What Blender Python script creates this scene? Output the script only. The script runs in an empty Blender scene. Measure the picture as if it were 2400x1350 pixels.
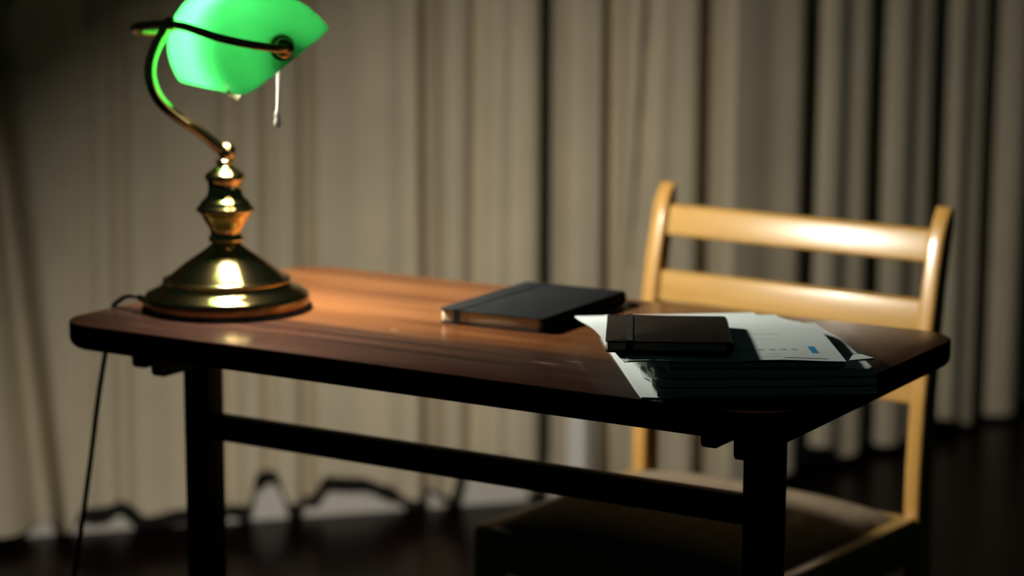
import bpy, bmesh, math, random
from mathutils import Vector, Matrix, noise

random.seed(7)
sc = bpy.context.scene
C = sc.collection
H = 0.75                       # height of the desk top above the floor


def V(*a):
    return Vector(a)


# ------------------------------------------------------------------ camera
cam_d = bpy.data.cameras.new('camera')
cam = bpy.data.objects.new('camera', cam_d)
C.objects.link(cam)
_r = V(0.85346, 0.52116, 0.00259)
_f = V(-0.51308, 0.84108, -0.17125).normalized()
_r = (_r - _f * _r.dot(_f)).normalized()
_u = _r.cross(_f)
cam.matrix_world = Matrix(((_r.x, _u.x, -_f.x, 1.7317),
                           (_r.y, _u.y, -_f.y, -1.8408),
                           (_r.z, _u.z, -_f.z, 0.4693 + H),
                           (0, 0, 0, 1)))
cam_d.sensor_width = 36.0
cam_d.lens = 5250.6 / 2400 * 36.0
cam_d.clip_start = 0.05
cam_d.dof.use_dof = True
cam_d.dof.focus_distance = 2.11
cam_d.dof.aperture_fstop = 3.2
cam_d.dof.aperture_blades = 0
sc.camera = cam

# ------------------------------------------------------------------ world, exposure
wd = bpy.data.worlds.new('night_room')
sc.world = wd
wd.use_nodes = True
bg = wd.node_tree.nodes['Background']
bg.inputs[0].default_value = (0.35, 0.75, 0.70, 1)
bg.inputs[1].default_value = 0.011
sc.view_settings.view_transform = 'Standard'
sc.view_settings.look = 'None'
sc.view_settings.gamma = 1.0
sc.view_settings.exposure = 0.0
BULB = 2000.0                  # radiance of the lamp bulb


# ------------------------------------------------------------------ materials
def mat(name):
    m = bpy.data.materials.new(name)
    m.use_nodes = True
    nt = m.node_tree
    b = nt.nodes['Principled BSDF']
    return m, nt, b


def plain(name, col, rough=0.5, metal=0.0, spec=0.5, coat=0.0, bump=0.0, bscale=300.0, var=0.0, vscale=20.0):
    m, nt, b = mat(name)
    b.inputs['Base Color'].default_value = (*col, 1)
    b.inputs['Roughness'].default_value = rough
    b.inputs['Metallic'].default_value = metal
    b.inputs['Specular IOR Level'].default_value = spec
    b.inputs['Coat Weight'].default_value = coat
    b.inputs['Coat Roughness'].default_value = 0.12
    tc = nt.nodes.new('ShaderNodeTexCoord')
    if var > 0:
        n = nt.nodes.new('ShaderNodeTexNoise')
        n.inputs['Scale'].default_value = vscale
        n.inputs['Detail'].default_value = 4
        nt.links.new(tc.outputs['Object'], n.inputs['Vector'])
        r = nt.nodes.new('ShaderNodeValToRGB')
        r.color_ramp.elements[0].position = 0.3
        r.color_ramp.elements[1].position = 0.7
        r.color_ramp.elements[0].color = (*[c * (1 - var) for c in col], 1)
        r.color_ramp.elements[1].color = (*[min(1, c * (1 + var)) for c in col], 1)
        nt.links.new(n.outputs['Fac'], r.inputs['Fac'])
        nt.links.new(r.outputs['Color'], b.inputs['Base Color'])
    if bump > 0:
        n2 = nt.nodes.new('ShaderNodeTexNoise')
        n2.inputs['Scale'].default_value = bscale
        nt.links.new(tc.outputs['Object'], n2.inputs['Vector'])
        bp = nt.nodes.new('ShaderNodeBump')
        bp.inputs['Strength'].default_value = bump
        bp.inputs['Distance'].default_value = 0.002
        nt.links.new(n2.outputs['Fac'], bp.inputs['Height'])
        nt.links.new(bp.outputs['Normal'], b.inputs['Normal'])
    return m


def wood(name, dark, light, scale, rough, coat=0.0, spec=0.5, mid=None):
    """Grain runs along the axis with the smallest scale."""
    m, nt, b = mat(name)
    tc = nt.nodes.new('ShaderNodeTexCoord')
    mp = nt.nodes.new('ShaderNodeMapping')
    mp.inputs['Scale'].default_value = scale
    nt.links.new(tc.outputs['Object'], mp.inputs['Vector'])
    n1 = nt.nodes.new('ShaderNodeTexNoise')
    n1.inputs['Scale'].default_value = 1.0
    n1.inputs['Detail'].default_value = 5.0
    n1.inputs['Roughness'].default_value = 0.6
    n1.inputs['Distortion'].default_value = 0.25
    nt.links.new(mp.outputs['Vector'], n1.inputs['Vector'])
    r = nt.nodes.new('ShaderNodeValToRGB')
    r.color_ramp.elements[0].position = 0.36
    r.color_ramp.elements[0].color = (*dark, 1)
    r.color_ramp.elements[1].position = 0.62
    r.color_ramp.elements[1].color = (*light, 1)
    if mid:
        e = r.color_ramp.elements.new(0.47)
        e.color = (*mid, 1)
    nt.links.new(n1.outputs['Fac'], r.inputs['Fac'])
    nt.links.new(r.outputs['Color'], b.inputs['Base Color'])
    b.inputs['Roughness'].default_value = rough
    b.inputs['Coat Weight'].default_value = coat
    b.inputs['Coat Roughness'].default_value = 0.15
    b.inputs['Specular IOR Level'].default_value = spec
    return m


M = {}
def desk_top_mat():
    """Boards of two tones: orange-brown at the back, dark walnut along the front, with streaks and scuffs."""
    m, nt, b = mat('desk_top_wood')
    tc = nt.nodes.new('ShaderNodeTexCoord')
    sep = nt.nodes.new('ShaderNodeSeparateXYZ')
    nt.links.new(tc.outputs['Object'], sep.inputs[0])
    X, Y = sep.outputs[0], sep.outputs[1]

    def mth(op, a, b_=None, c_=None, clamp=False):
        n = nt.nodes.new('ShaderNodeMath')
        n.operation = op
        n.use_clamp = clamp
        for k, v in enumerate((a, b_, c_)):
            if v is None:
                continue
            if isinstance(v, (int, float)):
                n.inputs[k].default_value = v
            else:
                nt.links.new(v, n.inputs[k])
        return n.outputs[0]

    def grain(scale, detail=5.0, dist=0.3):
        mp = nt.nodes.new('ShaderNodeMapping')
        mp.inputs['Scale'].default_value = scale
        nt.links.new(tc.outputs['Object'], mp.inputs['Vector'])
        n = nt.nodes.new('ShaderNodeTexNoise')
        n.inputs['Scale'].default_value = 1.0
        n.inputs['Detail'].default_value = detail
        n.inputs['Roughness'].default_value = 0.6
        n.inputs['Distortion'].default_value = dist
        nt.links.new(mp.outputs['Vector'], n.inputs['Vector'])
        return n.outputs['Fac']

    def ramp(fac, stops):
        r = nt.nodes.new('ShaderNodeValToRGB')
        while len(r.color_ramp.elements) < len(stops):
            r.color_ramp.elements.new(0.5)
        for e, (p, c) in zip(r.color_ramp.elements, stops):
            e.position = p
            e.color = (*c, 1)
        nt.links.new(fac, r.inputs['Fac'])
        return r.outputs['Color']

    def mix(f, a, c):
        mx = nt.nodes.new('ShaderNodeMix')
        mx.data_type = 'RGBA'
        nt.links.new(f, mx.inputs['Factor'])
        for v, k in ((a, 'A'), (c, 'B')):
            if isinstance(v, tuple):
                mx.inputs[k].default_value = (*v, 1)
            else:
                nt.links.new(v, mx.inputs[k])
        return mx.outputs['Result']

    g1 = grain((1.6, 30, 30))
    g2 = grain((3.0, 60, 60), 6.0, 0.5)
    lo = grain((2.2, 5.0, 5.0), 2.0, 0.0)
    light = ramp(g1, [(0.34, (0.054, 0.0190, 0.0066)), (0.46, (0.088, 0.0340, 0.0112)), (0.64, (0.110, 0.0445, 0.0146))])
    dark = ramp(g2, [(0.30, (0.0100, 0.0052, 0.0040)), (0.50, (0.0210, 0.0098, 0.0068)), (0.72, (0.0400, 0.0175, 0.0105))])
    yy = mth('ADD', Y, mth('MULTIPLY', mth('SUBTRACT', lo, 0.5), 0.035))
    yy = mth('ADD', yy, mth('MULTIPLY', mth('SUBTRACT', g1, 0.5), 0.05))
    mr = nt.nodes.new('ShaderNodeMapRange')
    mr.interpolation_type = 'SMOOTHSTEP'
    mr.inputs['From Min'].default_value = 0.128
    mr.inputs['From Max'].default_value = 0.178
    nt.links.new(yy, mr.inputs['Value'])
    # the boards blend into the dark tone towards one end
    end_tone = nt.nodes.new('ShaderNodeMapRange')
    end_tone.interpolation_type = 'SMOOTHSTEP'
    end_tone.inputs['From Min'].default_value = 0.46
    end_tone.inputs['From Max'].default_value = 0.74
    end_tone.inputs['To Max'].default_value = 0.85
    nt.links.new(mth('ADD', X, mth('MULTIPLY', mth('SUBTRACT', g1, 0.5), 0.5)), end_tone.inputs['Value'])
    light = mix(end_tone.outputs['Result'], light, dark)
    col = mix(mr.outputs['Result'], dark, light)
    for cy, hw, x0, x1, st in ((0.320, 0.0085, 0.07, 0.34, 0.62), (0.222, 0.0055, 0.20, 0.46, 0.45), (0.262, 0.004, 0.30, 0.60, 0.25)):
        a = mth('SUBTRACT', 1.0, mth('DIVIDE', mth('ABSOLUTE', mth('SUBTRACT', yy, cy)), hw), clamp=True)
        xa = mth('MULTIPLY', mth('MULTIPLY', mth('SUBTRACT', X, x0), 14.0, clamp=True), mth('MULTIPLY', mth('SUBTRACT', x1, X), 14.0, clamp=True))
        f = mth('MULTIPLY', mth('MULTIPLY', a, xa), st)
        col = mix(f, col, (0.026, 0.0105, 0.0055))
    for cx, cy, rx, ry in ((0.590, 0.0985, 0.020, 0.0030), (0.612, 0.1190, 0.014, 0.0026), (0.355, 0.1670, 0.006, 0.0040)):
        dx = mth('DIVIDE', mth('SUBTRACT', X, cx), rx)
        dy = mth('DIVIDE', mth('SUBTRACT', mth('ADD', Y, mth('MULTIPLY', mth('SUBTRACT', g2, 0.5), 0.006)), cy), ry)
        dd = mth('ADD', mth('MULTIPLY', dx, dx), mth('MULTIPLY', dy, dy))
        f = mth('MULTIPLY', mth('SUBTRACT', 1.0, dd, clamp=True), 0.55)
        col = mix(f, col, (0.17, 0.11, 0.075))
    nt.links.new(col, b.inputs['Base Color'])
    b.inputs['Roughness'].default_value = 0.20
    b.inputs['Specular IOR Level'].default_value = 0.07
    return m


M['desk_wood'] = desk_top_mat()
M['desk_frame'] = wood('desk_frame_wood', (0.012, 0.006, 0.004), (0.024, 0.010, 0.006), (30, 30, 2.5), 0.45, spec=0.3)
M['desk_edge'] = wood('desk_edge_wood', (0.010, 0.005, 0.0035), (0.018, 0.008, 0.005), (3, 40, 40), 0.9, spec=0.0)
M['chair_wood'] = wood('chair_wood', (0.31, 0.178, 0.046), (0.38, 0.225, 0.066), (5, 60, 60), 0.32, 0.3)
M['chair_post'] = wood('chair_post_wood', (0.34, 0.185, 0.043), (0.41, 0.230, 0.062), (60, 60, 4), 0.32, 0.3)
M['seat'] = plain('seat_fabric', (0.19, 0.148, 0.10), 0.9, spec=0.2, bump=0.6, bscale=500, var=0.15, vscale=60)
M['brass'] = plain('brass', (0.82, 0.62, 0.26), 0.10, metal=1.0, var=0.06, vscale=30)
M['brass_dark'] = plain('aged_brass', (0.50, 0.32, 0.12), 0.25, metal=1.0, var=0.1, vscale=40)
M['brass_band'] = plain('darkened_brass', (0.26, 0.155, 0.06), 0.28, metal=1.0, var=0.35, vscale=25)
M['chain'] = plain('pale_chain', (0.90, 0.92, 0.86), 0.25, metal=0.0)
M['felt'] = plain('black_felt', (0.01, 0.01, 0.01), 0.9)
M['cord'] = plain('dark_cord', (0.035, 0.030, 0.024), 0.5)
M['socket'] = plain('bakelite', (0.02, 0.018, 0.016), 0.4)
M['black_cover'] = plain('black_leatherette', (0.0055, 0.0066, 0.0072), 0.6, spec=0.04, bump=0.25, bscale=900, var=0.2, vscale=80)
M['brown_cover'] = plain('brown_leatherette', (0.010, 0.0075, 0.0048), 0.6, spec=0.05, bump=0.25, bscale=800, var=0.25, vscale=50)
M['band'] = plain('black_elastic', (0.004, 0.0045, 0.005), 0.8, spec=0.08)
M['pages'] = plain('cream_pages', (0.55, 0.45, 0.30), 0.8, var=0.1, vscale=400)
M['ribbon'] = plain('pink_ribbon', (0.45, 0.20, 0.20), 0.6)
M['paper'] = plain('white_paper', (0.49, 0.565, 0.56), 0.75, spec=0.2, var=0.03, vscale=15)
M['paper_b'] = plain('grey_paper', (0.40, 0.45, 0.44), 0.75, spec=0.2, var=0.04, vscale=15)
M['wall'] = plain('white_wall', (0.70, 0.66, 0.60), 0.7, bump=0.1, bscale=80)
M['skirting'] = plain('white_skirting', (0.72, 0.68, 0.62), 0.45)
M['floor'] = wood('floor_wood', (0.0026, 0.0012, 0.0010), (0.0075, 0.0025, 0.0020), (1.5, 14, 14), 0.30, 0.0, spec=0.06)


def curtain_mat():
    m, nt, b = mat('curtain_cloth')
    tc = nt.nodes.new('ShaderNodeTexCoord')
    n = nt.nodes.new('ShaderNodeTexNoise')
    n.inputs['Scale'].default_value = 6
    n.inputs['Detail'].default_value = 6
    nt.links.new(tc.outputs['Object'], n.inputs['Vector'])
    r = nt.nodes.new('ShaderNodeValToRGB')
    r.color_ramp.elements[0].position = 0.3
    r.color_ramp.elements[1].position = 0.7
    r.color_ramp.elements[0].color = (0.57, 0.495, 0.365, 1)
    r.color_ramp.elements[1].color = (0.65, 0.56, 0.415, 1)
    nt.links.new(n.outputs['Fac'], r.inputs['Fac'])
    nt.links.new(r.outputs['Color'], b.inputs['Base Color'])
    b.inputs['Roughness'].default_value = 0.9
    b.inputs['Specular IOR Level'].default_value = 0.1
    w = nt.nodes.new('ShaderNodeTexWave')
    w.bands_direction = 'Z'
    w.inputs['Scale'].default_value = 220
    nt.links.new(tc.outputs['Object'], w.inputs['Vector'])
    bp = nt.nodes.new('ShaderNodeBump')
    bp.inputs['Strength'].default_value = 0.15
    bp.inputs['Distance'].default_value = 0.001
    nt.links.new(w.outputs['Fac'], bp.inputs['Height'])
    nt.links.new(bp.outputs['Normal'], b.inputs['Normal'])
    return m


M['curtain'] = curtain_mat()
M['lining'] = plain('curtain_lining', (0.78, 0.74, 0.70), 0.85, spec=0.1)


def glass_mat(name, diff, trans, rough, fac):
    m = bpy.data.materials.new(name)
    m.use_nodes = True
    nt = m.node_tree
    nt.nodes.clear()
    out = nt.nodes.new('ShaderNodeOutputMaterial')
    d = nt.nodes.new('ShaderNodeBsdfDiffuse')
    d.inputs[0].default_value = (*diff, 1)
    t = nt.nodes.new('ShaderNodeBsdfTranslucent')
    t.inputs[0].default_value = (*trans, 1)
    a = nt.nodes.new('ShaderNodeAddShader')
    nt.links.new(d.outputs[0], a.inputs[0])
    nt.links.new(t.outputs[0], a.inputs[1])
    g = nt.nodes.new('ShaderNodeBsdfGlossy')
    g.inputs['Roughness'].default_value = rough
    g.inputs[0].default_value = (1, 1, 1, 1)
    mx = nt.nodes.new('ShaderNodeMixShader')
    mx.inputs[0].default_value = fac
    nt.links.new(a.outputs[0], mx.inputs[1])
    nt.links.new(g.outputs[0], mx.inputs[2])
    nt.links.new(mx.outputs[0], out.inputs[0])
    return m


M['shade_green'] = glass_mat('green_cased_glass', (0.004, 0.03, 0.010), (0.0062, 0.088, 0.0165), 0.15, 0.03)
M['shade_white'] = glass_mat('opal_white_glass', (0.30, 0.31, 0.30), (0.33, 0.33, 0.33), 0.4, 0.0)


def emit_mat(name, col, strength):
    m = bpy.data.materials.new(name)
    m.use_nodes = True
    nt = m.node_tree
    nt.nodes.clear()
    out = nt.nodes.new('ShaderNodeOutputMaterial')
    e = nt.nodes.new('ShaderNodeEmission')
    e.inputs[0].default_value = (*col, 1)
    e.inputs[1].default_value = strength
    nt.links.new(e.outputs[0], out.inputs[0])
    return m


M['bulb'] = emit_mat('lit_bulb', (1.0, 0.93, 0.80), BULB)


# ------------------------------------------------------------------ mesh helpers
def link(name, bm, m, parent=None, smooth=True, mats=None, angle=40):
    me = bpy.data.meshes.new(name)
    bm.normal_update()
    bm.to_mesh(me)
    bm.free()
    if smooth:
        me.polygons.foreach_set('use_smooth', [True] * len(me.polygons))
        me.set_sharp_from_angle(angle=math.radians(angle))
    for mm in (mats or [m]):
        me.materials.append(mm)
    o = bpy.data.objects.new(name, me)
    C.objects.link(o)
    if parent is not None:
        o.parent = parent
    return o


def thing(name, label, cat, loc=(0, 0, 0), rotz=0.0, group=None):
    o = bpy.data.objects.new(name, None)
    o.empty_display_size = 0.05
    C.objects.link(o)
    o.location = loc
    o.rotation_euler = (0, 0, rotz)
    o['label'] = label
    o['category'] = cat
    if group:
        o['group'] = group
    return o


def tag(o, label, cat, group=None):
    o['label'] = label
    o['category'] = cat
    if group:
        o['group'] = group
    return o


def box(bm, x0, x1, y0, y1, z0, z1, bev=0.0, seg=3):
    r = bmesh.ops.create_cube(bm, size=1.0)
    vs = r['verts']
    for v in vs:
        v.co = V(x0 + (v.co.x + .5) * (x1 - x0), y0 + (v.co.y + .5) * (y1 - y0), z0 + (v.co.z + .5) * (z1 - z0))
    if bev > 0:
        es = list({e for v in vs for e in v.link_edges})
        bmesh.ops.bevel(bm, geom=es, offset=bev, segments=seg, profile=0.5, affect='EDGES')


def lathe(bm, prof, n=72, cx=0.0, cy=0.0, cap=True):
    rings = []
    for rr, z in prof:
        rings.append([bm.verts.new((cx + rr * math.cos(2 * math.pi * k / n), cy + rr * math.sin(2 * math.pi * k / n), z))
                      for k in range(n)])
    for a, b in zip(rings, rings[1:]):
        for k in range(n):
            bm.faces.new((a[k], a[(k + 1) % n], b[(k + 1) % n], b[k]))
    if cap:
        bm.faces.new(list(reversed(rings[0])))
        bm.faces.new(rings[-1])


def smooth_path(pts, n=8):
    """Catmull-Rom through the points."""
    pts = [Vector(p) for p in pts]
    out = []
    for i in range(len(pts) - 1):
        p0 = pts[max(i - 1, 0)]
        p1, p2 = pts[i], pts[i + 1]
        p3 = pts[min(i + 2, len(pts) - 1)]
        for k in range(n):
            t = k / n
            out.append(0.5 * ((2 * p1) + (p2 - p0) * t + (2 * p0 - 5 * p1 + 4 * p2 - p3) * t * t +
                              (3 * p1 - p0 - 3 * p2 + p3) * t ** 3))
    out.append(pts[-1])
    return out


def tube(bm, pts, rad, n=16, sx=1.0, sy=1.0, up=None):
    """Sweep of a round (or flattened) section; rad may be a number or a function of 0..1."""
    pts = [Vector(p) for p in pts]
    N = len(pts)
    rings = []
    t0 = (pts[1] - pts[0]).normalized()
    ref = Vector(up) if up is not None else (V(0, 0, 1) if abs(t0.z) < 0.9 else V(1, 0, 0))
    nx = (ref - t0 * ref.dot(t0)).normalized()
    for i, p in enumerate(pts):
        t = (pts[min(i + 1, N - 1)] - pts[max(i - 1, 0)]).normalized()
        nx = (nx - t * nx.dot(t)).normalized()
        ny = t.cross(nx)
        rr = rad(i / (N - 1)) if callable(rad) else rad
        rings.append([bm.verts.new(p + nx * (rr * sx * math.cos(2 * math.pi * k / n)) + ny * (rr * sy * math.sin(2 * math.pi * k / n)))
                      for k in range(n)])
    for a, b in zip(rings, rings[1:]):
        for k in range(n):
            bm.faces.new((a[k], a[(k + 1) % n], b[(k + 1) % n], b[k]))
    bm.faces.new(list(reversed(rings[0])))
    bm.faces.new(rings[-1])


def ball(bm, c, r, u=20, v=12, sz=1.0):
    res = bmesh.ops.create_uvsphere(bm, u_segments=u, v_segments=v, radius=r)
    for w in res['verts']:
        w.co = V(w.co.x, w.co.y, w.co.z * sz) + Vector(c)


def rrect(w, d, r, n=8):
    """Rounded rectangle outline 0..w x 0..d, counter-clockwise."""
    o = []
    for cx, cy, a0 in ((w - r, r, -90), (w - r, d - r, 0), (r, d - r, 90), (r, r, 180)):
        for k in range(n + 1):
            a = math.radians(a0 + 90 * k / n)
            o.append((cx + r * math.cos(a), cy + r * math.sin(a)))
    return o


def slab(bm, w, d, r, z0, z1, btop=0.004, bbot=0.004, n=10, nb=4):
    """Rounded-corner plate with rounded top and bottom arrises."""
    lv = []
    for k in range(nb + 1):
        a = math.radians(90 * k / nb)
        lv.append((bbot * (1 - math.sin(a)), z0 + bbot * (1 - math.cos(a))))
    for k in range(nb + 1):
        a = math.radians(90 * k / nb)
        lv.append((btop * (1 - math.cos(a)), z1 - btop * (1 - math.sin(a))))
    rings = []
    for ins, z in lv:
        pts = rrect(w - 2 * ins, d - 2 * ins, max(r - ins, 0.0004), n)
        rings.append([bm.verts.new((x + ins, y + ins, z)) for x, y in pts])
    m = len(rings[0])
    for a, b in zip(rings, rings[1:]):
        for k in range(m):
            bm.faces.new((a[k], a[(k + 1) % m], b[(k + 1) % m], b[k]))
    bm.faces.new(list(reversed(rings[0])))
    bm.faces.new(rings[-1])


def sheet(bm, w, d, fz, th=0.0004, nx=28, ny=36, fxy=None, clip=None):
    """A sheet of paper (or a bundle) of thickness th on the surface fz(x, y)."""
    top, bot = [], []
    for j in range(ny + 1):
        rt, rb = [], []
        for i in range(nx + 1):
            x, y = w * i / nx, d * j / ny
            X, Y = fxy(x, y) if fxy else (x, y)
            z = fz(x, y)
            rt.append(bm.verts.new((X, Y, z + (th(x, y) if callable(th) else th))))
            rb.append(bm.verts.new((X, Y, z)))
        top.append(rt)
        bot.append(rb)
    for j in range(ny):
        for i in range(nx):
            bm.faces.new((top[j][i], top[j][i + 1], top[j + 1][i + 1], top[j + 1][i]))
            bm.faces.new((bot[j][i], bot[j + 1][i], bot[j + 1][i + 1], bot[j][i + 1]))
    for i in range(nx):
        bm.faces.new((bot[0][i], bot[0][i + 1], top[0][i + 1], top[0][i]))
        bm.faces.new((bot[ny][i + 1], bot[ny][i], top[ny][i], top[ny][i + 1]))
    for j in range(ny):
        bm.faces.new((bot[j + 1][0], bot[j][0], top[j][0], top[j + 1][0]))
        bm.faces.new((bot[j][nx], bot[j + 1][nx], top[j + 1][nx], top[j][nx]))


def sstep(a, b, x):
    t = min(1, max(0, (x - a) / (b - a)))
    return t * t * (3 - 2 * t)


# ------------------------------------------------------------------ room: floor, wall, skirting
WA = V(-1.1667, 1.3585, 0)                    # a point at the foot of the wall
WD = V(0.68105, 0.73224, 0)                   # along the wall
WN = V(0.73224, -0.68105, 0)                  # into the room


TURN_S, TURN_A = 1.27, math.radians(30)      # bend added to the wall at the right, shaped to darken the curtain there


def onwall(s, d, z):
    if s > TURN_S:
        ca, sa = math.cos(TURN_A), math.sin(TURN_A)
        wd = WD * ca - WN * sa
        wn = WN * ca + WD * sa
        k = sstep(TURN_S, TURN_S + 0.12, s)
        p = WA + WD * TURN_S + wd * (s - TURN_S) + (WN.lerp(wn, k)) * d
    else:
        p = WA + WD * s + WN * d
    return V(p.x, p.y, z)


bm = bmesh.new()
q = [onwall(-2.1, -0.02, 0), onwall(-2.1, 4.6, 0), onwall(3.2, 4.0, 0), onwall(3.2, -0.02, 0), onwall(TURN_S, -0.02, 0)]
lo = [bm.verts.new((p.x, p.y, -0.05)) for p in q]
hi = [bm.verts.new((p.x, p.y, 0)) for p in q]
bm.faces.new(hi)
bm.faces.new(list(reversed(lo)))
nq = len(q)
for k in range(nq):
    bm.faces.new((lo[k], lo[(k + 1) % nq], hi[(k + 1) % nq], hi[k]))
bmesh.ops.recalc_face_normals(bm, faces=bm.faces)
fl = link('floor', bm, M['floor'], smooth=False)
fl['kind'] = 'structure'


def wall_box(name, s0, s1, d0, d1, z0, z1, m, bev=0.0):
    bm = bmesh.new()
    xs = [s0, TURN_S, TURN_S + 0.04, TURN_S + 0.08, TURN_S + 0.12, s1]
    rings = [[bm.verts.new((x, y, z)) for y, z in ((d0, z0), (d1, z0), (d1, z1), (d0, z1))] for x in xs]
    for a, b in zip(rings, rings[1:]):
        for k in range(4):
            bm.faces.new((a[k], a[(k + 1) % 4], b[(k + 1) % 4], b[k]))
    bm.faces.new(rings[0])
    bm.faces.new(list(reversed(rings[-1])))
    for v in bm.verts:
        v.co = onwall(v.co.x, v.co.y, v.co.z)
    bmesh.ops.recalc_face_normals(bm, faces=bm.faces)
    o = link(name, bm, m, smooth=False)
    o['kind'] = 'structure'
    return o


wall_box('wall_back', -2.1, 3.2, -0.12, 0.0, 0.0, 2.6, M['wall'])
wall_box('baseboard_back', -2.1, 3.2, 0.0, 0.014, 0.0, 0.075, M['skirting'], 0.003)

# ------------------------------------------------------------------ curtains
FOLDS = [  # position along wall, half width, depth, tilt (shift per metre of height)
    (-1.85, 0.02, 0.05, 0.0), (-1.62, 0.02, 0.04, 0.0), (-1.41, 0.02, 0.05, 0.0), (-1.20, 0.02, 0.05, 0.0), (-0.98, 0.02, 0.04, 0.0), (-0.79, 0.02, 0.05, 0.0), (-0.60, 0.018, 0.040, 0.0), (-0.42, 0.022, 0.045, 0.0), (-0.27, 0.016, 0.035, 0.0), (-0.152, 0.026, 0.100, 0.0),
    (-0.02, 0.016, 0.016, 0.02), (0.046, 0.015, 0.028, 0.01), (0.14, 0.03, 0.010, 0.0), (0.252, 0.020, 0.032, 0.01),
    (0.325, 0.013, 0.030, 0.01), (0.400, 0.013, 0.045, 0.01), (0.50, 0.03, 0.010, 0.0),
    (0.585, 0.020, 0.008, 0.0), (0.640, 0.013, 0.070, 0.0), (0.657, 0.013, 0.060, 0.0), (0.738, 0.020, 0.036, 0.01),
    (0.80, 0.012, 0.008, 0.01), (0.895, 0.024, 0.095, 0.0),
    (1.012, 0.013, 0.075, 0.0), (1.034, 0.012, 0.065, 0.0), (1.064, 0.012, 0.040, 0.05), (1.135, 0.025, 0.008, 0.0),
    (1.212, 0.014, 0.092, 0.0), (1.236, 0.014, 0.095, 0.0), (1.345, 0.03, 0.012, 0.0), (1.462, 0.036, 0.095, 0.0),
    (1.59, 0.03, 0.015, 0.0), (1.705, 0.042, 0.095, 0.0), (1.84, 0.03, 0.015, 0.0), (1.950, 0.044, 0.095, 0.0),
    (2.06, 0.03, 0.02, 0.0), (2.165, 0.040, 0.095, 0.0), (2.34, 0.04, 0.09, 0.0), (2.52, 0.04, 0.09, 0.0), (2.74, 0.04, 0.09, 0.0),
]


def cdepth(s, z):
    d = 0.125
    for p, w, a, t in FOLDS:
        q_ = (s - p - t * (z - 0.5)) / w
        if abs(q_) < 4:
            d -= a * math.exp(-q_ * q_)
    d += 0.006 * math.sin(s * 23 + 1.0) + 0.003 * noise.noise(V(s * 9, z * 1.3, 2.0))
    return max(d, 0.032)


def hem(knots, s):
    if s <= knots[0][0]:
        return knots[0][1]
    for (a, za), (b, zb) in zip(knots, knots[1:]):
        if s <= b:
            t = (s - a) / (b - a)
            t = t * t * (3 - 2 * t)
            return za + (zb - za) * t
    return knots[-1][1]


def curtain(name, label, s0, s1, knots, lean0=0.0, lean1=0.0, back=0.0):
    bm = bmesh.new()
    ns = int((s1 - s0) / 0.0035)
    zs = [0, .03, .07, .12, .18, .25, .33, .42, .52, .63, .75, .88, 1.02, 1.17, 1.35, 1.6, 1.9, 2.2]
    g = [[], []]
    for side, off in ((0, 0.0), (1, -0.0022)):
        for k in zs:
            row = []
            for i in range(ns + 1):
                s = s0 + (s1 - s0) * i / ns
                h0 = hem(knots, s)
                z = h0 + (2.38 - h0) * k / 2.2
                sl = s
                if lean0:
                    e = 1 - sstep(0.0, 0.10, s - s0)
                    sl = s + lean0 * e * (0.62 - z) * (1 if z < 1.1 else 0.4)
                if lean1:
                    e = sstep(-0.10, 0.0, s - s1)
                    sl = s + lean1 * e * (0.62 - z) * (1 if z < 1.1 else 0.4)
                row.append(bm.verts.new(onwall(sl, cdepth(s, z) + off - back, z)))
            g[side].append(row)
    for side in (0, 1):
        for a, b in zip(g[side], g[side][1:]):
            for i in range(ns):
                f = (a[i], a[i + 1], b[i + 1], b[i])
                bm.faces.new(f if side == 0 else tuple(reversed(f)))
    f0, b0 = g
    n = len(zs)
    for j in range(n - 1):
        bm.faces.new((b0[j][0], f0[j][0], f0[j + 1][0], b0[j + 1][0]))
        bm.faces.new((f0[j][ns], b0[j][ns], b0[j + 1][ns], f0[j + 1][ns]))
    for i in range(ns):
        bm.faces.new((b0[0][i], b0[0][i + 1], f0[0][i + 1], f0[0][i]))
        bm.faces.new((f0[-1][i], f0[-1][i + 1], b0[-1][i + 1], b0[-1][i]))
    bmesh.ops.recalc_face_normals(bm, faces=bm.faces)
    o = link(name, bm, M['curtain'])
    return tag(o, label, 'curtain', 'drawn curtains along the back wall')


curtain('curtain', 'grey-brown curtain sliver at the far left edge beside a dark gap', -2.0, -0.138,
        [(-2.0, .03), (-.26, .03), (-.138, .03)], lean1=0.09, back=0.012)
curtain('curtain', 'wide grey-brown curtain panel behind the green lamp, lit brightest', -0.145, 0.882,
        [(-.145, .030), (-.087, .030), (-.065, .04), (-.04, .075), (0.03, .085), (.055, .075), (.08, .055), (.18, .062),
         (.253, .058), (.276, .062), (.294, .128), (.332, .122), (.356, .060), (.40, .060), (.428, .108), (.50, .100),
         (.55, .085), (.60, .050), (.68, .048), (.705, .125), (.80, .125), (.825, .055), (.884, .045)], lean0=0.09)
cb = curtain('curtain', 'grey-brown curtain panel with deep dark folds behind the wooden chair', 0.908, 3.05,
        [(.903, .045), (1.01, .045), (1.2, .035), (1.40, .03), (1.45, .07),
         (1.53, .06), (1.60, .025), (1.70, .045), (1.76, .02), (1.92, .02), (1.97, .045), (2.04, .035), (2.09, .015), (3.05, .015)])

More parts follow.
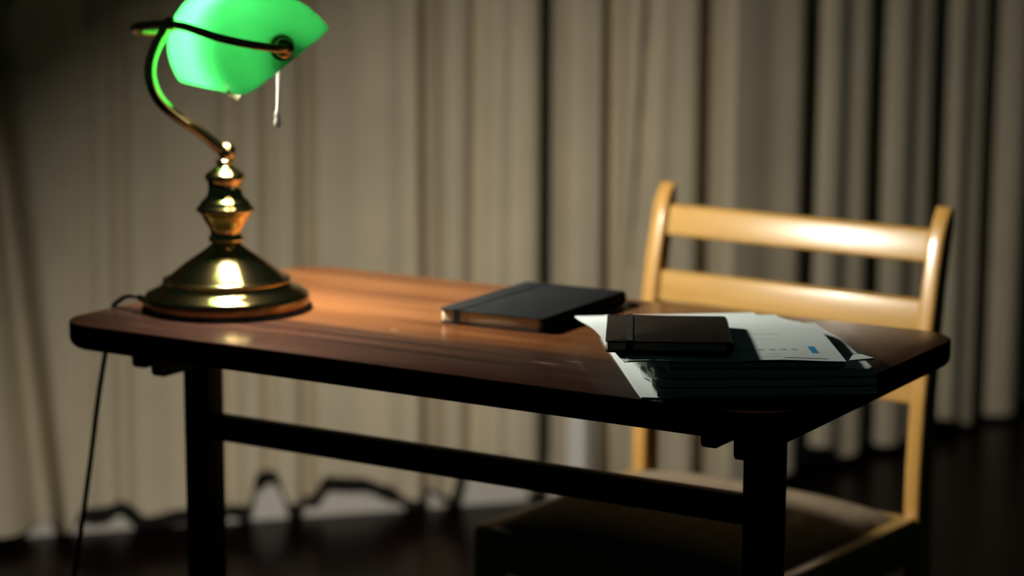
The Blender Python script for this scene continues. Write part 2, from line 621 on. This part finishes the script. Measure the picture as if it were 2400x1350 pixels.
# turned-back lower corner of that panel, pale lining outwards
bm = bmesh.new()
nu, nv = 14, 16
gf, gb = [], []
for j in range(nv + 1):
    v_ = j / nv
    z = 0.05 + 0.37 * v_
    wd_ = 0.054 - 0.006 * v_ - 0.040 * sstep(0.75, 1.0, v_)
    ra, rb = [], []
    for i in range(nu + 1):
        u_ = i / nu
        s_ = 0.9165 + wd_ * u_
        dd = 0.137 + 0.022 * math.sin(math.pi * u_)
        ra.append(bm.verts.new(onwall(s_, dd, z)))
        rb.append(bm.verts.new(onwall(s_, dd - 0.003, z)))
    gf.append(ra)
    gb.append(rb)
for j in range(nv):
    for i in range(nu):
        bm.faces.new((gf[j][i], gf[j][i + 1], gf[j + 1][i + 1], gf[j + 1][i]))
        bm.faces.new((gb[j][i], gb[j + 1][i], gb[j + 1][i + 1], gb[j][i + 1]))
    bm.faces.new((gb[j][0], gf[j][0], gf[j + 1][0], gb[j + 1][0]))
    bm.faces.new((gf[j][nu], gb[j][nu], gb[j + 1][nu], gf[j + 1][nu]))
for i in range(nu):
    bm.faces.new((gb[0][i], gb[0][i + 1], gf[0][i + 1], gf[0][i]))
    bm.faces.new((gf[nv][i], gf[nv][i + 1], gb[nv][i + 1], gb[nv][i]))
bmesh.ops.recalc_face_normals(bm, faces=bm.faces)
lf = link('lining_flap', bm, M['lining'], cb)
lf['label'] = 'pale turned-back curtain lining'

# ------------------------------------------------------------------ desk
W, D, T = 0.90, 0.476, 0.0298
desk = thing('desk', 'small dark reddish-brown wooden desk carrying the lamp, notebooks and papers', 'desk', (0, 0, 0))
bm = bmesh.new()
slab(bm, W, D, 0.052, H - T, H, 0.0022, 0.011, n=12, nb=5)
bm.normal_update()
for f in bm.faces:
    f.material_index = 0 if f.normal.z > 0.999 else 1
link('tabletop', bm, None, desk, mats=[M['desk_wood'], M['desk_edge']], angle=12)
for x0 in (0.072, 0.793):
    bm = bmesh.new()
    box(bm, x0, x0 + 0.035, 0.142, 0.175, 0.045, H - T - 0.001, 0.003)
    link('leg', bm, M['desk_frame'], desk)
    bm = bmesh.new()
    box(bm, x0 - 0.004, x0 + 0.039, 0.03, 0.45, 0.0, 0.045, 0.006)
    link('foot_bar', bm, M['desk_frame'], desk)
for xl, xr, y0 in ((0.0585, 0.0715, 0.070), (0.1075, 0.1205, 0.046), (0.7795, 0.7925, 0.075), (0.8285, 0.8415, 0.047)):
    # support rails: rounded lower nose
    bm = bmesh.new()
    hgt = 0.030
    prof = [(y0, H - T - 0.0005)]
    rr = 0.008
    for k in range(7):
        a = math.radians(180 + 90 * k / 6)
        prof.append((y0 + rr + rr * math.cos(a), H - T - hgt + rr + rr * math.sin(a)))
    y1 = 0.43
    for k in range(7):
        a = math.radians(270 + 90 * k / 6)
        prof.append((y1 - rr + rr * math.cos(a), H - T - hgt + rr + rr * math.sin(a)))
    prof.append((y1, H - T - 0.0005))
    a_ = [bm.verts.new((xl, y, z)) for y, z in prof]
    b_ = [bm.verts.new((xr, y, z)) for y, z in prof]
    bm.faces.new(a_)
    bm.faces.new(list(reversed(b_)))
    for k in range(len(prof)):
        k2 = (k + 1) % len(prof)
        bm.faces.new((a_[k2], a_[k], b_[k], b_[k2]))
    bmesh.ops.recalc_face_normals(bm, faces=bm.faces)
    link('support_rail', bm, M['desk_frame'], desk)
bm = bmesh.new()
box(bm, 0.1068, 0.7932, 0.1475, 0.1695, H - 0.1535, H - 0.1245, 0.003)
link('stretcher', bm, M['desk_frame'], desk)

# ------------------------------------------------------------------ bankers lamp
LX, LY = 0.1169, 0.1719
Wh = V(0.52558, 0.85075, 0)      # the way the shade opens, level
Ln = V(0.85075, -0.52558, 0)     # along the shade, towards the near end
Wt = V(0.42720, 0.69122, 0.58274)
Nt = V(-0.30634, -0.49566, 0.81265)
lamp = thing('bankers_lamp', 'brass bankers lamp with glowing green glass shade on the left of the desk', 'lamp', (LX, LY, H))
Lo = V(LX, LY, 0)


def L(p):                         # desk frame (z from desk top) -> lamp frame
    return Vector(p) - Lo


def LP(w_, z):
    return Wh * w_ + V(0, 0, z)


bm = bmesh.new()
lathe(bm, [(0.093, 0.0), (0.098, 0.0005), (0.098, 0.0035), (0.094, 0.004)], 96)
link('felt_pad', bm, M['felt'], lamp)
bm = bmesh.new()
lathe(bm, [(0.090, 0.004), (0.0935, 0.0042), (0.0950, 0.006), (0.0952, 0.0145), (0.0946, 0.0163)], 128)
link('base_band', bm, M['brass_band'], lamp)
bm = bmesh.new()
lathe(bm, [(0.0940, 0.0163), (0.0946, 0.0165), (0.0938, 0.0185),
           (0.0915, 0.0198), (0.0885, 0.0215), (0.0850, 0.0232), (0.0815, 0.0246), (0.0790, 0.0258), (0.0770, 0.0275),
           (0.0752, 0.0300), (0.0740, 0.0316), (0.0735, 0.0328), (0.0742, 0.0342), (0.0736, 0.0357), (0.0715, 0.0365),
           (0.0695, 0.0364), (0.0684, 0.0368), (0.0668, 0.0382), (0.0640, 0.0407), (0.0605, 0.0436), (0.0565, 0.0468),
           (0.0520, 0.0504), (0.0472, 0.0541), (0.0420, 0.0578), (0.0368, 0.0613), (0.0316, 0.0648), (0.0268, 0.0681), (0.0225, 0.0712),
           (0.0190, 0.0740), (0.0165, 0.0765)], 128)
link('base', bm, M['brass'], lamp)
bm = bmesh.new()
lathe(bm, [(0.0160, 0.0760), (0.0168, 0.0772), (0.0188, 0.0782), (0.0202, 0.0800), (0.0205, 0.0815), (0.0198, 0.0835),
           (0.0186, 0.0852), (0.0178, 0.0872), (0.0180, 0.0900), (0.0192, 0.0935), (0.0215, 0.0975), (0.0245, 0.1020),
           (0.0270, 0.1065), (0.0285, 0.1100), (0.0300, 0.1118), (0.0322, 0.1130), (0.0333, 0.1148), (0.0332, 0.1172),
           (0.0320, 0.1192), (0.0300, 0.1206), (0.0292, 0.1222), (0.0286, 0.1240), (0.0270, 0.1260), (0.0246, 0.1278),
           (0.0224, 0.1300), (0.0207, 0.1330), (0.0197, 0.1365), (0.0192, 0.1405), (0.0194, 0.1440), (0.0202, 0.1468),
           (0.0212, 0.1490), (0.0222, 0.1502), (0.0229, 0.1518), (0.0228, 0.1545), (0.0222, 0.1562), (0.0208, 0.1575),
           (0.0186, 0.1592), (0.0160, 0.1612), (0.0132, 0.1632), (0.0106, 0.1648), (0.0092, 0.1660), (0.0086, 0.1675),
           (0.0094, 0.1690), (0.0104, 0.1704), (0.0104, 0.1720), (0.0094, 0.1732), (0.0080, 0.1740)], 96)
link('turned_stem', bm, M['brass'], lamp)
bm = bmesh.new()
ball(bm, (0.0015, 0.0025, 0.1822), 0.0108, 32, 20)
link('swivel_ball', bm, M['brass'], lamp)
bm = bmesh.new()
neck_pts = smooth_path([LP(0.000, 0.1815), LP(-0.0131, 0.1931), LP(-0.0287, 0.2065), LP(-0.0601, 0.2290), LP(-0.0765, 0.2455),
                        LP(-0.0848, 0.2650), LP(-0.0858, 0.2801), LP(-0.0819, 0.2967), LP(-0.0725, 0.3146), LP(-0.0622, 0.3287)], 10)
tube(bm, neck_pts, 0.0066, 24)
link('neck', bm, M['brass'], lamp)
J = LP(-0.0620, 0.3290)
bm = bmesh.new()
ball(bm, J, 0.0088, 24, 16)
link('yoke_joint', bm, M['brass_dark'], lamp)
SC = L((0.1527, 0.1784, 0.2951))
SA, SB, SH = 0.1250, 0.0640, 0.078
PH = 0.018


def shade_pt(k, ang, ins=0.0):
    """k: 0 rim .. 1 crown; ang round the plan."""
    h = SH - ins
    e = 8.5 - 5.0 * k ** 0.7
    a = (SA - ins) * (0.50 + 0.50 * (1 - k ** 2.6) ** 0.60)
    b = (SB - ins) * (1 - k ** 2.3) ** (1 / 2.1)
    c_, s_ = math.cos(ang), math.sin(ang)
    x = a * math.copysign(abs(c_) ** (2 / e), c_)
    y = b * math.copysign(abs(s_) ** (2 / e), s_)
    return SC + Ln * x + Wt * y + Nt * (h * k)


def shade_mesh():
    bm = bmesh.new()
    nr, na = 34, 128
    ks = [1 - (1 - i / nr) ** 1.5 for i in range(nr + 1)]
    ks[-1] = 0.9995
    rings = {}
    for key, ins in (('o', 0.0), ('i', 0.0032)):
        rings[key] = [[bm.verts.new(shade_pt(k, 2 * math.pi * j / na, ins)) for j in range(na)] for k in ks]
    for key in ('o', 'i'):
        R = rings[key]
        for a, b in zip(R, R[1:]):
            for j in range(na):
                f = (a[j], a[(j + 1) % na], b[(j + 1) % na], b[j])
                fc = bm.faces.new(f if key == 'o' else tuple(reversed(f)))
                fc.material_index = 0 if key == 'o' else 1
        fc = bm.faces.new(R[-1] if key == 'o' else list(reversed(R[-1])))
        fc.material_index = 0 if key == 'o' else 1
    o, i_ = rings['o'][0], rings['i'][0]
    for j in range(na):
        fc = bm.faces.new((i_[j], i_[(j + 1) % na], o[(j + 1) % na], o[j]))
        fc.material_index = 0
    return bm


sh = link('lamp_shade', shade_mesh(), None, lamp, mats=[M['shade_green'], M['shade_white']])
sh['label'] = 'glowing green glass shade'
# little pale clip on the low rim
bm = bmesh.new()
cp = SC + Ln * (SA * 0.62) - Wt * (SB * 0.985)
tube(bm, [cp - Nt * 0.0085 + Wt * 0.0030, cp - Nt * 0.0025 + Wt * 0.0005, cp + Nt * 0.0015 - Wt * 0.0022, cp + Nt * 0.0045 - Wt * 0.0036], 0.0029, 12)
link('shade_clip', bm, glass_mat('pale_clip', (0.5, 0.5, 0.4), (0.16, 0.165, 0.12), 0.3, 0.02), sh)

PN = SC + Ln * (SA * 0.985) + Nt * PH
PF = SC - Ln * (SA * 0.985) + Nt * PH


def SP(l, w_, n_):
    return SC + Ln * l + Wt * w_ + Nt * n_


ARM = {1: [J, SP(0.030, -0.0515, 0.0790), SP(0.075, -0.0520, 0.0760), SP(0.108, -0.0470, 0.0660), SP(0.131, -0.032, 0.0480),
           SP(0.1400, -0.012, 0.0280), SP(0.1400, 0.0, 0.018)],
       -1: [J, SP(-0.065, -0.0580, 0.0810), SP(-0.106, -0.0680, 0.0820), SP(-0.136, -0.0600, 0.0690), SP(-0.147, -0.036, 0.0480),
            SP(-0.1430, -0.012, 0.0260), SP(-0.1400, 0.0, 0.018)]}
for P, sg in ((PN, 1), (PF, -1)):
    bm = bmesh.new()
    tube(bm, smooth_path(ARM[sg], 10), 0.0047, 16, sx=1.0, sy=0.75, up=V(0, 0, 1))
    link('yoke_arm', bm, M['brass_dark'], lamp)
    bm = bmesh.new()
    tube(bm, [P - Ln * sg * 0.004, P + Ln * sg * 0.003, P + Ln * sg * 0.0031, P + Ln * sg * 0.011, P + Ln * sg * 0.0145, P + Ln * sg * 0.0160],
         lambda t: (0.0142, 0.0142, 0.0110, 0.0110, 0.0088, 0.0045)[min(5, int(round(t * 5)))], 24)
    link('pivot_knob', bm, M['brass_dark'], lamp)

# socket, bulb, chain
AX = (Ln * 0.088 - Nt * 0.026).normalized()         # from the bulb back to its socket
BC = SC - Ln * 0.026 + Nt * 0.041
bm = bmesh.new()
tube(bm, [BC + AX * 0.118, BC + AX * 0.112, BC + AX * 0.062, BC + AX * 0.060, BC + AX * 0.034],
     lambda t: (0.016, 0.0205, 0.0205, 0.0190, 0.0190)[min(4, int(round(t * 4)))], 28)
link('socket', bm, M['socket'], lamp)
bm = bmesh.new()
tube(bm, smooth_path([BC + AX * 0.040, BC + AX * 0.025, BC, BC - AX * 0.018, BC - AX * 0.0240], 4),
     lambda t: 0.014 + 0.010 * sstep(0.0, 0.45, t) if t < 0.75 else 0.024 * math.sqrt(max(0.02, 1 - ((t - 0.75) / 0.26) ** 2)), 20)
link('bulb', bm, M['bulb'], lamp)
CT = L((0.2415, 0.1135, 0.300))
bm = bmesh.new()
nb_ = 17
for k in range(nb_):
    ball(bm, CT - V(0, 0, 0.0036 * k) + V(-0.0004 * k * 0.3, 0, 0), 0.0023, 10, 8)
ch = link('pull_chain', bm, M['chain'], lamp)
bm = bmesh.new()
kz = CT.z - 0.0036 * nb_
lathe(bm, [(0.0012, kz + 0.002), (0.0030, kz), (0.0033, kz - 0.004), (0.0028, kz - 0.008), (0.0036, kz - 0.010),
           (0.0040, kz - 0.014), (0.0026, kz - 0.0165)], 20, CT.x - 0.0026, CT.y)
link('chain_pull', bm, M['chain'], ch)

# power cord with its brass ferrule
bm = bmesh.new()
fa = L((0.0750, 0.0900, 0.0105))
fb = L((0.0455, 0.1000, 0.0170))
tube(bm, [fa, fa.lerp(fb, 0.08), fa.lerp(fb, 0.9), fb], lambda t: 0.0042 if 0.2 < t < 0.8 else 0.0034, 16)
link('cord_ferrule', bm, M['brass'], lamp)
bm = bmesh.new()
cpts = smooth_path([L(p) for p in ((0.0470, 0.0995, 0.0168), (0.034, 0.1035, 0.0172), (0.0195, 0.1080, 0.0145), (0.0075, 0.1100, 0.0080),
                                   (-0.0020, 0.1100, 0.0000), (-0.0060, 0.1085, -0.020), (-0.0100, 0.1010, -0.060), (-0.0150, 0.0930, -0.110),
                                   (-0.026, 0.0850, -0.20), (-0.042, 0.0785, -0.30), (-0.066, 0.071, -0.42), (-0.097, 0.063, -0.56),
                                   (-0.132, 0.056, -0.70), (-0.152, 0.060, -0.742), (-0.20, 0.090, -0.7465), (-0.29, 0.17, -0.7465))], 8)
tube(bm, cpts, 0.0031, 12)
link('power_cord', bm, M['cord'], lamp)


# ------------------------------------------------------------------ notebooks
def notebook(name, label, cover, w, d, t, loc, rot, band_x, tilt=(0, 0), ribbon=False):
    """Local frame: spine along x = w, fore-edge at x = 0, front edge y = 0."""
    o = thing(name, label, 'notebook', loc, rot)
    o.rotation_euler = (tilt[0], tilt[1], rot)
    ct = 0.0017
    bm = bmesh.new()
    # C-shaped cover: two boards and a rounded spine, corners rounded on the fore-edge
    for z0, z1 in ((0.0, ct), (t - ct, t)):
        slab(bm, w, d, 0.006, z0, z1, 0.0006, 0.0006, n=6, nb=2)
    n = 10
    prof_o, prof_i = [], []
    for k in range(n + 1):
        a = math.radians(-90 + 180 * k / n)
        prof_o.append((w - 0.004 + 0.006 * math.cos(a), t / 2 + t / 2 * math.sin(a)))
        prof_i.append((w - 0.004 + 0.0045 * math.cos(a), t / 2 + (t / 2 - ct) * math.sin(a)))
    loop = prof_o + prof_i[::-1]
    A_ = [bm.verts.new((x, 0.001, z)) for x, z in loop]
    B_ = [bm.verts.new((x, d - 0.001, z)) for x, z in loop]
    m_ = len(loop)
    for k in range(m_):
        k2 = (k + 1) % m_
        bm.faces.new((A_[k], A_[k2], B_[k2], B_[k]))
    for ring, flip in ((A_, False), (B_, True)):
        for k in range(n):
            f = (ring[k], ring[m_ - 1 - k], ring[m_ - 2 - k], ring[k + 1])
            bm.faces.new(tuple(reversed(f)) if flip else f)
    bmesh.ops.recalc_face_normals(bm, faces=bm.faces)
    link('cover', bm, cover, o)
    bm = bmesh.new()
    slab(bm, w - 0.0050, d - 0.006, 0.005, ct + 0.0001, t - ct - 0.0001, 0.0005, 0.0005, n=6, nb=2)
    for v in bm.verts:
        v.co += V(0.0008, 0.003, 0)
    pg = link('pages', bm, M['pages'], o)
    pg['label'] = 'cream page block'
    bm = bmesh.new()
    bw, bt = 0.0065, 0.0009
    for a in ((-0.0006, t, d + 0.0006),):
        box(bm, band_x, band_x + bw, -0.0009, d + 0.0009, t + 0.0001, t + bt)
        box(bm, band_x, band_x + bw, -0.0009, d + 0.0009, -0.0001, 0.0003)
        box(bm, band_x, band_x + bw, -0.0012, -0.0002, -0.0001, t + bt)
        box(bm, band_x, band_x + bw, d + 0.0002, d + 0.0012, -0.0001, t + bt)
    link('elastic_band', bm, M['band'], o, smooth=False)
    if ribbon:
        bm = bmesh.new()
        tube(bm, smooth_path([(w * 0.86, d - 0.006, t * 0.55), (w * 0.90, d + 0.006, t * 0.40), (w * 0.97, d + 0.012, 0.0015), (w + 0.014, d + 0.008, 0.0012)], 6),
             0.0028, 8, sx=0.18, sy=1.0, up=V(0, 0, 1))
        link('bookmark_ribbon', bm, M['ribbon'], o)
    return o


notebook('notebook', 'black notebook closed with an elastic band, lying flat on the bare desk', M['black_cover'],
         0.132, 0.205, 0.0165, (0.3745, 0.2262, H + 0.0003), math.radians(2.2), 0.020, ribbon=True)

# ------------------------------------------------------------------ pile of papers
PG = 'papers of the pile at the right end of the desk'


def place(o, x, y, z, deg):
    o.location = (x, y, H + z)
    o.rotation_euler = (0, 0, math.radians(deg))
    return o


# lowest sheet, flat on the desk, white left margin in view
bm = bmesh.new()
sheet(bm, 0.21, 0.297, lambda x, y: 0.0003 + 0.0005 * sstep(0.015, 0.0, x) * sstep(0.03, 0.0, y), 0.0012, 24, 32)
o = link('paper_sheet', bm, M['paper'])
tag(place(o, 0.752, 0.0015, 0.0, 36.5), 'lowest white sheet under the pile, its lit left margin showing', 'paper', PG)


def bundle(label, x, y, z, deg, w, d, th, curl, amp, m, seed):
    def f(px, py):
        lf = sstep(0.030, 0.0, px)
        return amp * noise.noise(V(px * 14, py * 9, seed)) * (0.4 + 0.6 * sstep(0.0, 0.05, py) * 0 + 0.6) \
            + curl * lf * (0.5 + 0.5 * noise.noise(V(py * 30, seed, 1.0))) - z * 0.32 * sstep(0.13, 0.28, py)

    def fxy(px, py):
        return (px + 0.0080 * noise.noise(V(py * 22, seed, 3.3)) * sstep(0.05, 0.0, px), py + 0.0010 * noise.noise(V(px * 25, seed, 5.0)) * sstep(0.03, 0, py))
    bm = bmesh.new()
    sheet(bm, w, d, f, lambda px, py: th * (1 - 0.32 * sstep(0.13, 0.28, py)), 40, 40, fxy)
    o = link('paper_bundle', bm, m)
    return tag(place(o, x, y, z, deg), label, 'papers', PG)


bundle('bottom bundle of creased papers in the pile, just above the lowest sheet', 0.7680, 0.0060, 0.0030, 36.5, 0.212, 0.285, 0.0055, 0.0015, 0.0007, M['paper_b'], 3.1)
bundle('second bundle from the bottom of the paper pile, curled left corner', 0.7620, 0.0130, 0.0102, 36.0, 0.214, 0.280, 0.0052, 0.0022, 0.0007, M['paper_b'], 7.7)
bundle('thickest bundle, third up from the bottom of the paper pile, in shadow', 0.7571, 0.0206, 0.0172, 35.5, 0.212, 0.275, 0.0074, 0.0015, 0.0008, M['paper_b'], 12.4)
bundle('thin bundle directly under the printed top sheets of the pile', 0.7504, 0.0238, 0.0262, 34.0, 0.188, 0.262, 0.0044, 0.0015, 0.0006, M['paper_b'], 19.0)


# printed top sheet with the ink on it
def ink_paper():
    m, nt, b = mat('printed_paper')
    tc = nt.nodes.new('ShaderNodeTexCoord')
    sp = nt.nodes.new('ShaderNodeSeparateXYZ')
    nt.links.new(tc.outputs['Object'], sp.inputs[0])

    def mathn(op, a, b_=None):
        n = nt.nodes.new('ShaderNodeMath')
        n.operation = op
        for i, v in enumerate((a, b_)):
            if v is None:
                continue
            if isinstance(v, (int, float)):
                n.inputs[i].default_value = v
            else:
                nt.links.new(v, n.inputs[i])
        return n.outputs[0]

    def rect(x0, x1, y0, y1):
        a = mathn('MULTIPLY', mathn('GREATER_THAN', sp.outputs[0], x0), mathn('LESS_THAN', sp.outputs[0], x1))
        c = mathn('MULTIPLY', mathn('GREATER_THAN', sp.outputs[1], y0), mathn('LESS_THAN', sp.outputs[1], y1))
        return mathn('MULTIPLY', a, c)

    base = nt.nodes.new('ShaderNodeRGB')
    base.outputs[0].default_value = (0.49, 0.565, 0.56, 1)
    cur = base.outputs[0]
    rects = [((0.1835, 0.1905, 0.0360, 0.0700), (0.010, 0.19, 0.42)),          # blue block
             ((0.1525, 0.1950, 0.0090, 0.0128), (0.05, 0.065, 0.065))]         # dark rule
    for k in range(7):                                                         # row of faint grey words
        x0 = 0.099 + 0.0111 * k
        rects.append(((x0, x0 + 0.0066, 0.0440 + 0.001 * k, 0.0510 + 0.001 * k), (0.25, 0.25, 0.25)))
    rects += [((0.139, 0.150, 0.0270, 0.0300), (0.33, 0.36, 0.345)), ((0.131, 0.148, 0.0120, 0.0150), (0.33, 0.36, 0.345)),
              ((0.120, 0.165, 0.130, 0.136), (0.40, 0.45, 0.445)), ((0.125, 0.162, 0.104, 0.109), (0.41, 0.46, 0.455))]
    for rc, col in rects:
        mx = nt.nodes.new('ShaderNodeMix')
        mx.data_type = 'RGBA'
        nt.links.new(rect(*rc), mx.inputs['Factor'])
        nt.links.new(cur, mx.inputs['A'])
        mx.inputs['B'].default_value = (*col, 1)
        cur = mx.outputs['Result']
    nt.links.new(cur, b.inputs['Base Color'])
    b.inputs['Roughness'].default_value = 0.75
    b.inputs['Specular IOR Level'].default_value = 0.2
    return m


DROOP = 0.0105


def top_z(x, y):
    return 0.0008 * math.sin(x * 48 + 0.6) * sstep(0.10, 0.0, y) - DROOP * sstep(0.15, 0.31, y)


def top_xy(x, y):
    return (x - 0.026 * sstep(0.15, 0.30, y) * (0.05 + 0.95 * sstep(0.03, 0.213, x)), y)


bm = bmesh.new()
_c, _s = math.cos(math.radians(5.9)), math.sin(math.radians(5.9))
sheet(bm, 0.198, 0.297, lambda x, y: top_z(x * _c - y * _s, y * _c + x * _s), 0.0007, 40, 44)
o = link('paper_sheet', bm, M['paper'])
tag(place(o, 0.7325, 0.0030, 0.0328, 38.9), 'plain white sheet just under the printed page, left corner poking out', 'paper', PG)
bm = bmesh.new()                                   # a torn dog-ear bent down over the front of the pile
fa_ = [bm.verts.new(p) for p in ((0.0290, -0.0006, 0.0006), (0.0430, -0.0006, 0.0006), (0.0425, -0.0070, -0.0080))]
fb_ = [bm.verts.new(v.co + V(0, -0.0004, 0.0001)) for v in fa_]
bm.faces.new(fa_)
bm.faces.new(list(reversed(fb_)))
for k in range(3):
    bm.faces.new((fa_[k], fb_[k], fb_[(k + 1) % 3], fa_[(k + 1) % 3]))
bmesh.ops.recalc_face_normals(bm, faces=bm.faces)
link('dog_ear', bm, M['paper'], o, smooth=False)
bm = bmesh.new()
sheet(bm, 0.2105, 0.2945, lambda x, y: top_z(x, y) + 0.0003 * math.sin(x * 60) * sstep(0.1, 0, y), 0.0004, 40, 44, top_xy)
o = link('paper_sheet', bm, ink_paper())
tag(place(o, 0.7345, 0.0052, 0.0341, 33.0), 'topmost printed page with a small blue block and grey text', 'paper', PG)

# folded slip poking out to the right
bm = bmesh.new()
v = [bm.verts.new(p) for p in ((0, 0, 0), (0.024, 0.004, 0.0005), (0.012, 0.026, 0.001), (0.004, 0.022, 0.0008),
                               (0, 0, 0.0010), (0.024, 0.004, 0.0030), (0.012, 0.026, 0.0022), (0.004, 0.022, 0.0016))]
for f in ((3, 2, 1, 0), (4, 5, 6, 7), (0, 1, 5, 4), (1, 2, 6, 5), (2, 3, 7, 6), (3, 0, 4, 7)):
    bm.faces.new([v[i] for i in f])
o = link('paper_slip', bm, M['paper'], smooth=False)
tag(place(o, 0.9080, 0.1330, 0.0312, 25), 'small folded white paper slip poking out right of the printed page', 'paper', PG)

notebook('notebook', 'dark brown notebook with black elastic band resting on top of the paper pile', M['brown_cover'],
         0.122, 0.158, 0.0115, (0.7045, 0.0162, H + 0.0378), math.radians(28.3), 0.020, tilt=(math.radians(-1.3), 0))

# ------------------------------------------------------------------ chair
chair = thing('wooden_chair', 'varnished golden wooden chair with three back slats and taupe seat behind the desk', 'chair',
              (0.2581, 0.9002, 0.0), math.radians(-5))
SZ = H - 0.33                    # seat rail height
CW = 0.452


def post_y(z):
    pts = [(-0.75, 0.035), (-0.50, 0.010), (-0.33, 0.0), (-0.276, 0.0), (-0.18, 0.006), (-0.09, 0.019), (-0.028, 0.030),
           (0.031, 0.044), (0.060, 0.053), (0.09, 0.062)]
    for (a, ya), (b, yb) in zip(pts, pts[1:]):
        if z <= b:
            t = (z - a) / (b - a)
            return ya + (yb - ya) * t
    return pts[-1][1]


def rear_post(x0, x1):
    bm = bmesh.new()
    zt = 0.074
    levels = [-0.75 + 0.0005]
    z = -0.72
    while z < zt - 0.034:
        levels.append(z)
        z += 0.03
    nround = 12
    rings = []

    def ring(z, yf, yb):
        pts = []
        w_, d_ = x1 - x0, yb - yf
        r_ = min(0.006, w_ * 0.3, d_ * 0.45)
        for x, y in rrect(w_, max(d_, 0.0008), max(r_, 0.0002), 4):
            pts.append(bm.verts.new((x0 + x, yf + y, H + z)))
        return pts
    for z in levels:
        yf = post_y(z)
        dp = 0.040 if z < -0.25 else 0.040 - 0.010 * sstep(-0.25, 0.05, z)
        rings.append(ring(z, yf, yf + dp))
    zb = levels[-1]
    for k in range(1, nround + 1):
        a = math.radians(90 * k / nround * 0.97)
        z = zb + (zt - zb) * math.sin(a)
        yf = post_y(z)
        c_ = 0.030 * math.cos(a)
        ym = yf + 0.015
        rings.append(ring(z, ym - c_ / 2, ym + c_ / 2))
    m_ = len(rings[0])
    for a, b in zip(rings, rings[1:]):
        for k in range(m_):
            bm.faces.new((a[k], a[(k + 1) % m_], b[(k + 1) % m_], b[k]))
    bm.faces.new(list(reversed(rings[0])))
    bm.faces.new(rings[-1])
    return bm


PW = 0.0235
link('rear_leg', rear_post(0.0, PW), M['chair_post'], chair)
link('rear_leg', rear_post(CW - PW, CW), M['chair_post'], chair)
for z0, z1 in ((0.001, 0.0445), (-0.091, -0.0465), (-0.184, -0.139)):
    bm = bmesh.new()
    box(bm, PW - 0.001, CW - PW + 0.001, 0.0, 0.017, 0.0, z1 - z0, 0.0055, 4)
    for v in bm.verts:
        zz = z0 + v.co.z
        # slightly bowed towards the sitter's back
        u_ = (v.co.x / CW - 0.5) * 2
        v.co = V(v.co.x, v.co.y + post_y(zz) + 0.009 + 0.006 * (1 - u_ * u_), H + zz)
    link('back_slat', bm, M['chair_wood'], chair)
# seat frame
YF = -0.370
for x0, x1 in ((0.004, 0.026), (CW - 0.026, CW - 0.004)):
    bm = bmesh.new()
    box(bm, x0, x1, YF, 0.003, SZ - 0.060, SZ, 0.004)
    link('side_rail', bm, M['chair_wood'], chair)
bm = bmesh.new()
box(bm, 0.024, CW - 0.024, YF + 0.004, YF + 0.024, SZ - 0.060, SZ - 0.002, 0.003)
link('front_rail', bm, M['chair_wood'], chair)
bm = bmesh.new()
box(bm, PW - 0.002, CW - PW + 0.002, 0.008, 0.026, SZ - 0.060, SZ - 0.006, 0.003)
link('back_rail', bm, M['chair_wood'], chair)
for x0 in (0.001, CW - 0.034):
    bm = bmesh.new()
    box(bm, x0, x0 + 0.033, YF - 0.002, YF + 0.031, 0.0005, SZ - 0.003, 0.005)
    link('front_leg', bm, M['chair_post'], chair)
    bm = bmesh.new()
    box(bm, x0 + 0.006, x0 + 0.024, YF + 0.02, 0.012, 0.170, 0.200, 0.004)
    link('side_stretcher', bm, M['chair_wood'], chair)
# padded seat
bm = bmesh.new()
nx_, ny_ = 36, 36
sw, sd = CW - 0.046, 0.364
top, bot = [], []
for j in range(ny_ + 1):
    rt, rb = [], []
    for i in range(nx_ + 1):
        u_, v_ = 2 * i / nx_ - 1, 2 * j / ny_ - 1
        ru = (1 - abs(u_) ** 3.2) ** 0.5 * (1 - abs(v_) ** 3.2) ** 0.5
        x = CW / 2 + u_ * sw / 2
        y = YF + 0.006 + (v_ + 1) / 2 * sd
        rt.append(bm.verts.new((x, y, SZ - 0.006 + 0.037 * ru)))
        rb.append(bm.verts.new((x, y, SZ - 0.022)))
    top.append(rt)
    bot.append(rb)
for j in range(ny_):
    for i in range(nx_):
        bm.faces.new((top[j][i], top[j][i + 1], top[j + 1][i + 1], top[j + 1][i]))
        bm.faces.new((bot[j][i], bot[j + 1][i], bot[j + 1][i + 1], bot[j][i + 1]))
for i in range(nx_):
    bm.faces.new((bot[0][i], bot[0][i + 1], top[0][i + 1], top[0][i]))
    bm.faces.new((bot[ny_][i + 1], bot[ny_][i], top[ny_][i], top[ny_][i + 1]))
for j in range(ny_):
    bm.faces.new((bot[j + 1][0], bot[j][0], top[j][0], top[j + 1][0]))
    bm.faces.new((bot[j][nx_], bot[j + 1][nx_], top[j + 1][nx_], top[j][nx_]))
st = link('seat', bm, M['seat'], chair)
st['label'] = 'taupe fabric padded seat'
